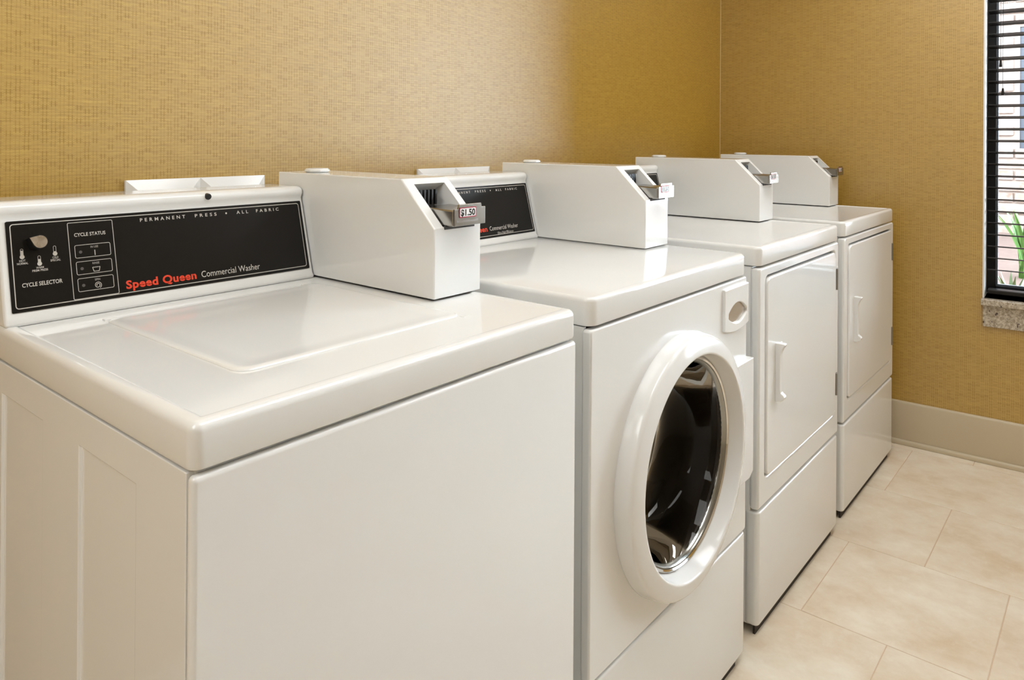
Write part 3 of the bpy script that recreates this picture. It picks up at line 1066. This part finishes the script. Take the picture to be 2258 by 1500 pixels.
# door
door = obj('door_ring', lathe_y(DX, DZ, [(0.219, -0.786), (0.266, -0.7885), (0.268, -0.7915), (0.2678, -0.7945), (0.2640, -0.8185), (0.2625, -0.8225), (0.2595, -0.8255), (0.2560, -0.8270), (0.2300, -0.8340), (0.2278, -0.8342), (0.2258, -0.8333), (0.2245, -0.8310), (0.2180, -0.800), (0.2150, -0.797), (0.2150, -0.786)], 128, closed=True), PLASTIC, fm, angle=60)
obj('chrome_trim', lathe_y(DX, DZ, [(0.2155, -0.7975), (0.2155, -0.8005), (0.2125, -0.8030), (0.2095, -0.8005), (0.2085, -0.794), (0.2155, -0.790)], 128, closed=True), CHROME, door)
obj('seal_ring', lathe_y(DX, DZ, [(0.2095, -0.798), (0.2060, -0.801), (0.2020, -0.797), (0.2000, -0.788), (0.2095, -0.785)], 128, closed=True), SEAL, door)
obj('glass_bowl', lathe_y(DX, DZ, [(0.2010, -0.792), (0.1970, -0.782), (0.192, -0.765), (0.184, -0.735), (0.172, -0.705), (0.155, -0.685), (0.125, -0.672), (0.08, -0.664), (0.04, -0.6605), (0.0, -0.660)], 96), BOWL, door, angle=80)
drum = bmesh.new()
lathe_y(DX, DZ, [(0.224, -0.772), (0.205, -0.765), (0.202, -0.740), (0.205, -0.700), (0.255, -0.690), (0.262, -0.680), (0.262, -0.320), (0.250, -0.300), (0.0, -0.295)], 96, drum)
obj('drum', drum, DRUM, fm, angle=50)
for k in range(3):
    a = math.radians(70 + 120 * k)
    c_ = Vector((DX + 0.235 * math.cos(a), 0, DZ + 0.235 * math.sin(a)))
    i_ = Vector((DX + 0.185 * math.cos(a), 0, DZ + 0.185 * math.sin(a)))
    bvec = Vector((-math.sin(a), 0, math.cos(a)))
    b = bmesh.new()
    q0 = [c_ + bvec * 0.05, c_ - bvec * 0.05, i_ - bvec * 0.012, i_ + bvec * 0.012]
    prism([(q.x, q.z) for q in q0], -0.66, -0.33, b)
    obj('drum_paddle', b, DRUM, fm, bevel=0.006)
hb_ = prism([(1.300, 0.462), (1.395, 0.462), (1.4165, 0.474), (1.4165, 0.7505), (1.300, 0.7505)], -0.8105, YF + 0.004)
obj('hinge_cover', hb_, PLASTIC, fm, bevel=0.0015)
# dispenser drawer with a lens shaped grip
ox0, ox1, oz1, oz0 = 1.2755, 1.4135, 0.9345, 0.8270
n_ = 12
outer_, inner_ = [], []
gx0, gx1, gz = 1.2960, 1.4030, 0.8690
# both outlines: bottom edge left->right, then top edge right->left
for k in range(n_ + 1):
    t = k / n_
    outer_.append((ox0 + (ox1 - ox0) * t, oz0 + 0.010 * (1 - 4 * (t - 0.5) ** 2) * -1 + 0.010))
    inner_.append((gx0 + (gx1 - gx0) * t, gz - 0.018 * (1 - (2 * t - 1) ** 2) - 0.004))
for k in range(n_ + 1):
    t = 1 - k / n_
    outer_.append((ox0 + (ox1 - ox0) * t, oz1))
    inner_.append((gx0 + (gx1 - gx0) * t, gz + 0.022 * (1 - (2 * t - 1) ** 2) + 0.004))
dd = obj('dispenser_drawer', ring_prism(outer_, inner_, YF - 0.007, YF + 0.001), PLASTIC, fm, bevel=0.003, segs=3, angle=40)
gpb = bmesh.new()
prism(inner_, YF - 0.0012, YF - 0.0004, gpb)
obj('grip_pocket', gpb, simple('grip_chrome', (0.62, 0.58, 0.52), 0.25, 0.8), dd)
feet(fm, X0, X1, YF, YBK)
feet(wm, -0.003, 0.6601, -0.8067, YBK)

# ------------------------------------------------------------------ dryers
X0, X1, YF, ZS, ZT = 1.5192, 2.1966, -0.7844, 0.9551, 1.0060
dm = thing('dryer', (1.858, -0.43, 0), 'white front loading dryer between the round door washer and the last dryer', 'dryer', 'laundry machines along the gold wall')
obj('cabinet', box(X0 + 0.004, X1 - 0.004, YF + 0.024, YBK, 0.02, ZS - 0.002), ENAMEL, dm, bevel=0.004)
d0, d1, e0, e1 = X0 + 0.047, X1 - 0.036, 0.3985, 0.9205
fp = ring_prism(rrect(X0, X1, SPZ + 0.003, ZS - 0.005, 0.006, 6), rrect(d0 - 0.0045, d1 + 0.0045, e0 - 0.0045, e1 + 0.0045, 0.024, 6), YF, YF + 0.026)
obj('front_panel', fp, ENAMEL, dm, bevel=0.009, segs=5, angle=60)
dd = obj('door', prism(rrect(d0, d1, e0, e1, 0.021, 6), YF - 0.0035, YF + 0.016), ENAMEL, dm, bevel=0.004, segs=4, angle=60)
obj('door_recess', box(d0 - 0.010, d1 + 0.010, YF + 0.012, YF + 0.022, e0 - 0.010, e1 + 0.010), DARKGAP, dm)
# fin handle with a scooped middle
hz0, hz1 = 0.580, 0.738
hp = [(YF - 0.003, hz0), (YF - 0.016, hz0 + 0.002), (YF - 0.026, hz0 + 0.009), (YF - 0.028, hz0 + 0.016), (YF - 0.024, hz0 + 0.021), (YF - 0.018, hz0 + 0.025),
      (YF - 0.0165, hz0 + 0.032), (YF - 0.0165, hz1 - 0.032), (YF - 0.018, hz1 - 0.024), (YF - 0.022, hz1 - 0.014), (YF - 0.029, hz1 - 0.004), (YF - 0.028, hz1), (YF - 0.003, hz1)]
obj('door_handle', prism_x(hp, X0 + 0.104, X0 + 0.122), PLASTIC, dd, bevel=0.003, segs=3)
obj('handle_base', box(X0 + 0.104, X0 + 0.150, YF - 0.0065, YF - 0.003, hz0 + 0.004, hz1 - 0.004), PLASTIC, dd, bevel=0.002)
for z0, z1 in ((0.798, 0.866), (0.456, 0.526)):
    hg = bmesh.new()
    box(d1 + 0.0005, d1 + 0.020, YF - 0.0020, YF + 0.010, z0, z1, hg)
    cyl((d1 + 0.004, YF - 0.004, z0), (d1 + 0.004, YF - 0.004, z1), 0.0035, 10, hg)
    obj('hinge', hg, HINGE, dm)
obj('lower_panel', rbox(X0, X1, YF, YF + 0.040, 0.022, SPZ - 0.003, 0.014, 0.006, 0.008, 6), ENAMEL, dm)
obj('under_shade_strip', box(X0 + 0.006, X1 - 0.035, YF + 0.010, YF + 0.016, 0.0, 0.026), GAP_SHADE, dm)  # dark strip in place of the shade under the dryer
obj('top_panel', slab(X0, X1, YF, YBK, ZS, ZT, 0.020, 0.009, (0.008, 0.006, 0.0020)), ENAMEL, dm)
console(dm, 1.523, 2.0815, -0.2230, ZT - 0.0025)
pl3 = face_plane(1.523, -0.2230, ZT)
cp3 = panel_plate(dm, pl3, 0.0105, 0.5480, 0.0075, 0.1465)
pprint(cp3, 'border_line', flat_ring(pl3, 0.0155, 0.5425, 0.0125, 0.1420, 0.005, 0.0013, ON), PRINT)
feet(dm, X0, X1, YF, YBK)
dm2 = copy_tree(dm)
dm2.location = Vector(dm.location) + Vector((0.7660, 0.0067, 0.0))
dm2['label'] = 'white front loading dryer at the end of the row beside the window wall'

# ------------------------------------------------------------------ coin meters
def coin_meter(x0, x1, yf, yb, z0, label):
    """case with a slanted front; H heights measured above the machine top"""
    H, S0, S1 = 0.2075, 0.0875, 0.1235          # case height, run of the slant, height where the slant starts
    t = thing('coin_meter', ((x0 + x1) / 2, (yf + yb) / 2, z0), label, 'coin meter', 'coin meters on top of the machines')
    w = 0.0025
    ysl = yf + S0
    e = Vector((0, yf - ysl, S1 - H)); L = e.length; e.normalize()
    sp = Plane2D((x0, ysl, z0 + H), (1, 0, 0), -e)       # u = x, v = upwards along the slant, n = outwards
    W = x1 - x0
    # case body: left, right, top, back, lower front, as one shell open at the slant
    prof = [(yb, z0), (yf, z0), (yf, z0 + S1), (ysl, z0 + H), (yb, z0 + H)]
    bm = prism_x(prof, x0, x1)
    for f in list(bm.faces):
        c = f.calc_center_median()
        if abs(c.y - (yf + ysl) / 2) < 1e-4 and abs(c.z - (z0 + (S1 + H) / 2)) < 1e-4:
            slant = f
    # frame on the slant: a hole with tapered throat
    u0, u1, v0, v1 = 0.0225, W - 0.0195, -0.1185, -0.0145
    vv_ = list(slant.verts)
    bm.faces.remove(slant)
    hole = [(u0, v0), (u1, v0), (u1, v1), (u0, v1)]
    oc = [(0, -L), (W, -L), (W, 0), (0, 0)]
    ov = [min(vv_, key=lambda v: (v.co - sp.at(*p)).length) for p in oc]
    hv = [bm.verts.new(sp.at(*p)) for p in hole]
    for k in range(4):
        j = (k + 1) % 4
        bm.faces.new((ov[k], ov[j], hv[j], hv[k]))
    obj('case', bm, ENAMEL, t, bevel=0.0035, segs=3, angle=30)
    # throat liner: inner walls running straight back into the case
    lb = bmesh.new()
    dpt = 0.060
    A = [lb.verts.new(sp.at(p[0], p[1], -0.0005)) for p in hole]
    q1 = sp.at(u0 + 0.003, v1 - 0.004); q0 = sp.at(u0 + 0.003, v0 + 0.002)
    Bp = [(x0 + u0 + 0.004, q0.y + dpt * 0.2 + 0.075, q0.z - 0.004), (x0 + u1 - 0.004, q0.y + dpt * 0.2 + 0.075, q0.z - 0.004), (x0 + u1 - 0.004, q1.y + 0.032, q1.z - 0.014), (x0 + u0 + 0.004, q1.y + 0.032, q1.z - 0.014)]
    B = [lb.verts.new(p) for p in Bp]
    for k in range(4):
        j = (k + 1) % 4
        lb.faces.new((A[k], A[j], B[j], B[k]))
    th_ = obj('throat', lb, PLASTIC, t, smooth=False)
    bk = bmesh.new()
    bk.faces.new([bk.verts.new(Vector(p)) for p in Bp])
    obj('throat_back', bk, DARKGAP, th_, smooth=False)
    # coin fingers
    yfz = yf + 0.072
    for k in range(5):
        xk = x0 + u0 + 0.012 + k * 0.0095
        obj('coin_finger', box(xk, xk + 0.004, yfz, yfz + 0.006, z0 + 0.158, z0 + 0.186), BLACKP, th_)
    # slide: bevelled steel chute running out of the slant
    sx0, sx1 = x0 + 0.0255, x1 - 0.0210
    yp = yf - 0.0245                              # face of the price plate
    zt_, zb_ = z0 + 0.1565, z0 + 0.1265
    pts = [(yp + 0.004, zb_), (yp + 0.004, zt_ - 0.001), (yf + 0.060, zt_ + 0.0015), (yf + 0.060, zb_ + 0.012), (yf + 0.022, zb_)]
    sld = obj('coin_slide', prism_x(pts, sx0, sx1), STEEL, t, bevel=0.003, segs=3)
    pb_ = [(sx0 - 0.001, zb_ + 0.001), (sx1 + 0.0065, zb_ + 0.0012), (sx1 + 0.0065, zt_ + 0.002), (sx1 - 0.004, zt_ + 0.002), (sx1 - 0.005, zt_ + 0.0090), (sx0 + 0.011, zt_ + 0.0090), (sx0 + 0.009, zt_ + 0.001), (sx0 - 0.001, zt_ + 0.001)]
    plt_ = obj('price_plate', prism(pb_, yp, yp + 0.004), STEEL, sld, bevel=0.0008)
    fpl = Plane2D((sx0, yp - 0.0004, zb_), (1, 0, 0), (0, 0, 1))
    r = rrect(0.0105, 0.0545, 0.0155, 0.0335, 0.003, 4)
    obj('price_sticker_border', flat_poly(fpl, r, 0.0003), STICKRED, sld, smooth=False)
    r = rrect(0.0120, 0.0530, 0.0170, 0.0320, 0.002, 4)
    obj('price_sticker', flat_poly(fpl, r, 0.0005), STICKER, sld, smooth=False)
    obj('price_lettering', text_bm('$1.50', fpl, 0.0140, 0.0510, 0.0190, 0.0112, 0.0007, 0.03), PANEL, sld, smooth=False)
    eb = bmesh.new()
    for k in range(14):
        uu = 0.004 + k * 0.0040
        flat_ring(fpl, uu, uu + 0.003, 0.0075, 0.0115, 0.0012, 0.0007, 0.0004, eb, 3)
    obj('embossed_line', eb, simple('embossed_light', (0.62, 0.60, 0.57), 0.25, 1.0) if 'embossed_light' not in bpy.data.materials else bpy.data.materials['embossed_light'], sld, smooth=False)
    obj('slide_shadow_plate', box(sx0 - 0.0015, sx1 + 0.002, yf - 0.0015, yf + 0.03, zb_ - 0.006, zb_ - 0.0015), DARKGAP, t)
    # octagonal cap on the top
    cb = bmesh.new()
    cxx, cyy = x0 + 0.046, yb - 0.075
    pr = []
    for k in range(8):
        a = math.radians(22.5 + 45 * k)
        pr.append((cxx + 0.027 * math.cos(a), cyy + 0.027 * math.sin(a)))
    rings = []
    for s, zz in ((0.86, 0.0), (1.0, 0.0025), (1.0, 0.005), (0.86, 0.0085)):
        rings.append([cb.verts.new((cxx + (p[0] - cxx) * s, cyy + (p[1] - cyy) * s, z0 + H + zz)) for p in pr])
    for A, B in zip(rings, rings[1:]):
        for k in range(8):
            cb.faces.new((A[k], A[(k + 1) % 8], B[(k + 1) % 8], B[k]))
    cb.faces.new(rings[0][::-1]); cb.faces.new(rings[-1])
    obj('top_cap', cb, PLASTIC, t, bevel=0.001)
    obj('foot_plate', box(x0 + 0.004, x1 - 0.004, yf + 0.006, yb - 0.004, z0 - 0.0012, z0 + 0.001), DARKGAP, t)
    return t

cm = coin_meter(0.5433, 0.6634, -0.5860, -0.1066, 1.0018, 'white coin meter with a steel slide on the top loading washer')
for (x, y, z, lab) in ((1.2983, -0.5742, 1.0050, 'white coin meter on the front loading washer with the round door'),
                       (2.0853, -0.5634, 1.0075, 'white coin meter on the dryer next to the round door washer'),
                       (2.8523, -0.5601, 1.0075, 'white coin meter on the last dryer by the window wall')):
    c = copy_tree(cm)
    c.location = Vector(cm.location) + Vector((x - 0.5433, y + 0.5860, z - 1.0018))
    c['label'] = lab

# ------------------------------------------------------------------ outlet boxes on the back wall
def outlet_box(x0, x1, z1, label):
    t = thing('washer_outlet_box', ((x0 + x1) / 2, BY, z1 - 0.19), label, 'outlet box', 'white hose boxes on the gold wall')
    z0 = z1 - 0.19
    xm = (x0 + x1) / 2
    obj('back_plate', box(x0, x1, BY - 0.006, BY + 0.001, z0, z1), PLASTIC, t, bevel=0.001)
    for a, b in ((x0, xm), (xm, x1)):
        bm = bmesh.new()
        i = 0.022
        A = [bm.verts.new((p[0], BY - 0.006, p[1])) for p in ((a, z0), (b, z0), (b, z1), (a, z1))]
        B = [bm.verts.new((p[0], BY - 0.016, p[1])) for p in ((a + i, z0 + i), (b - i, z0 + i), (b - i, z1 - i), (a + i, z1 - i))]
        for k in range(4):
            bm.faces.new((A[k], A[(k + 1) % 4], B[(k + 1) % 4], B[k]))
        bm.faces.new(B)
        obj('bevelled_cover', bm, PLASTIC, t, smooth=False)
    return t
outlet_box(0.2800, 0.5890, 1.1955, 'white two part hose box on the wall above the nearest washer console')
outlet_box(1.0700, 1.3740, 1.1955, 'white two part hose box on the wall above the round door washer console')
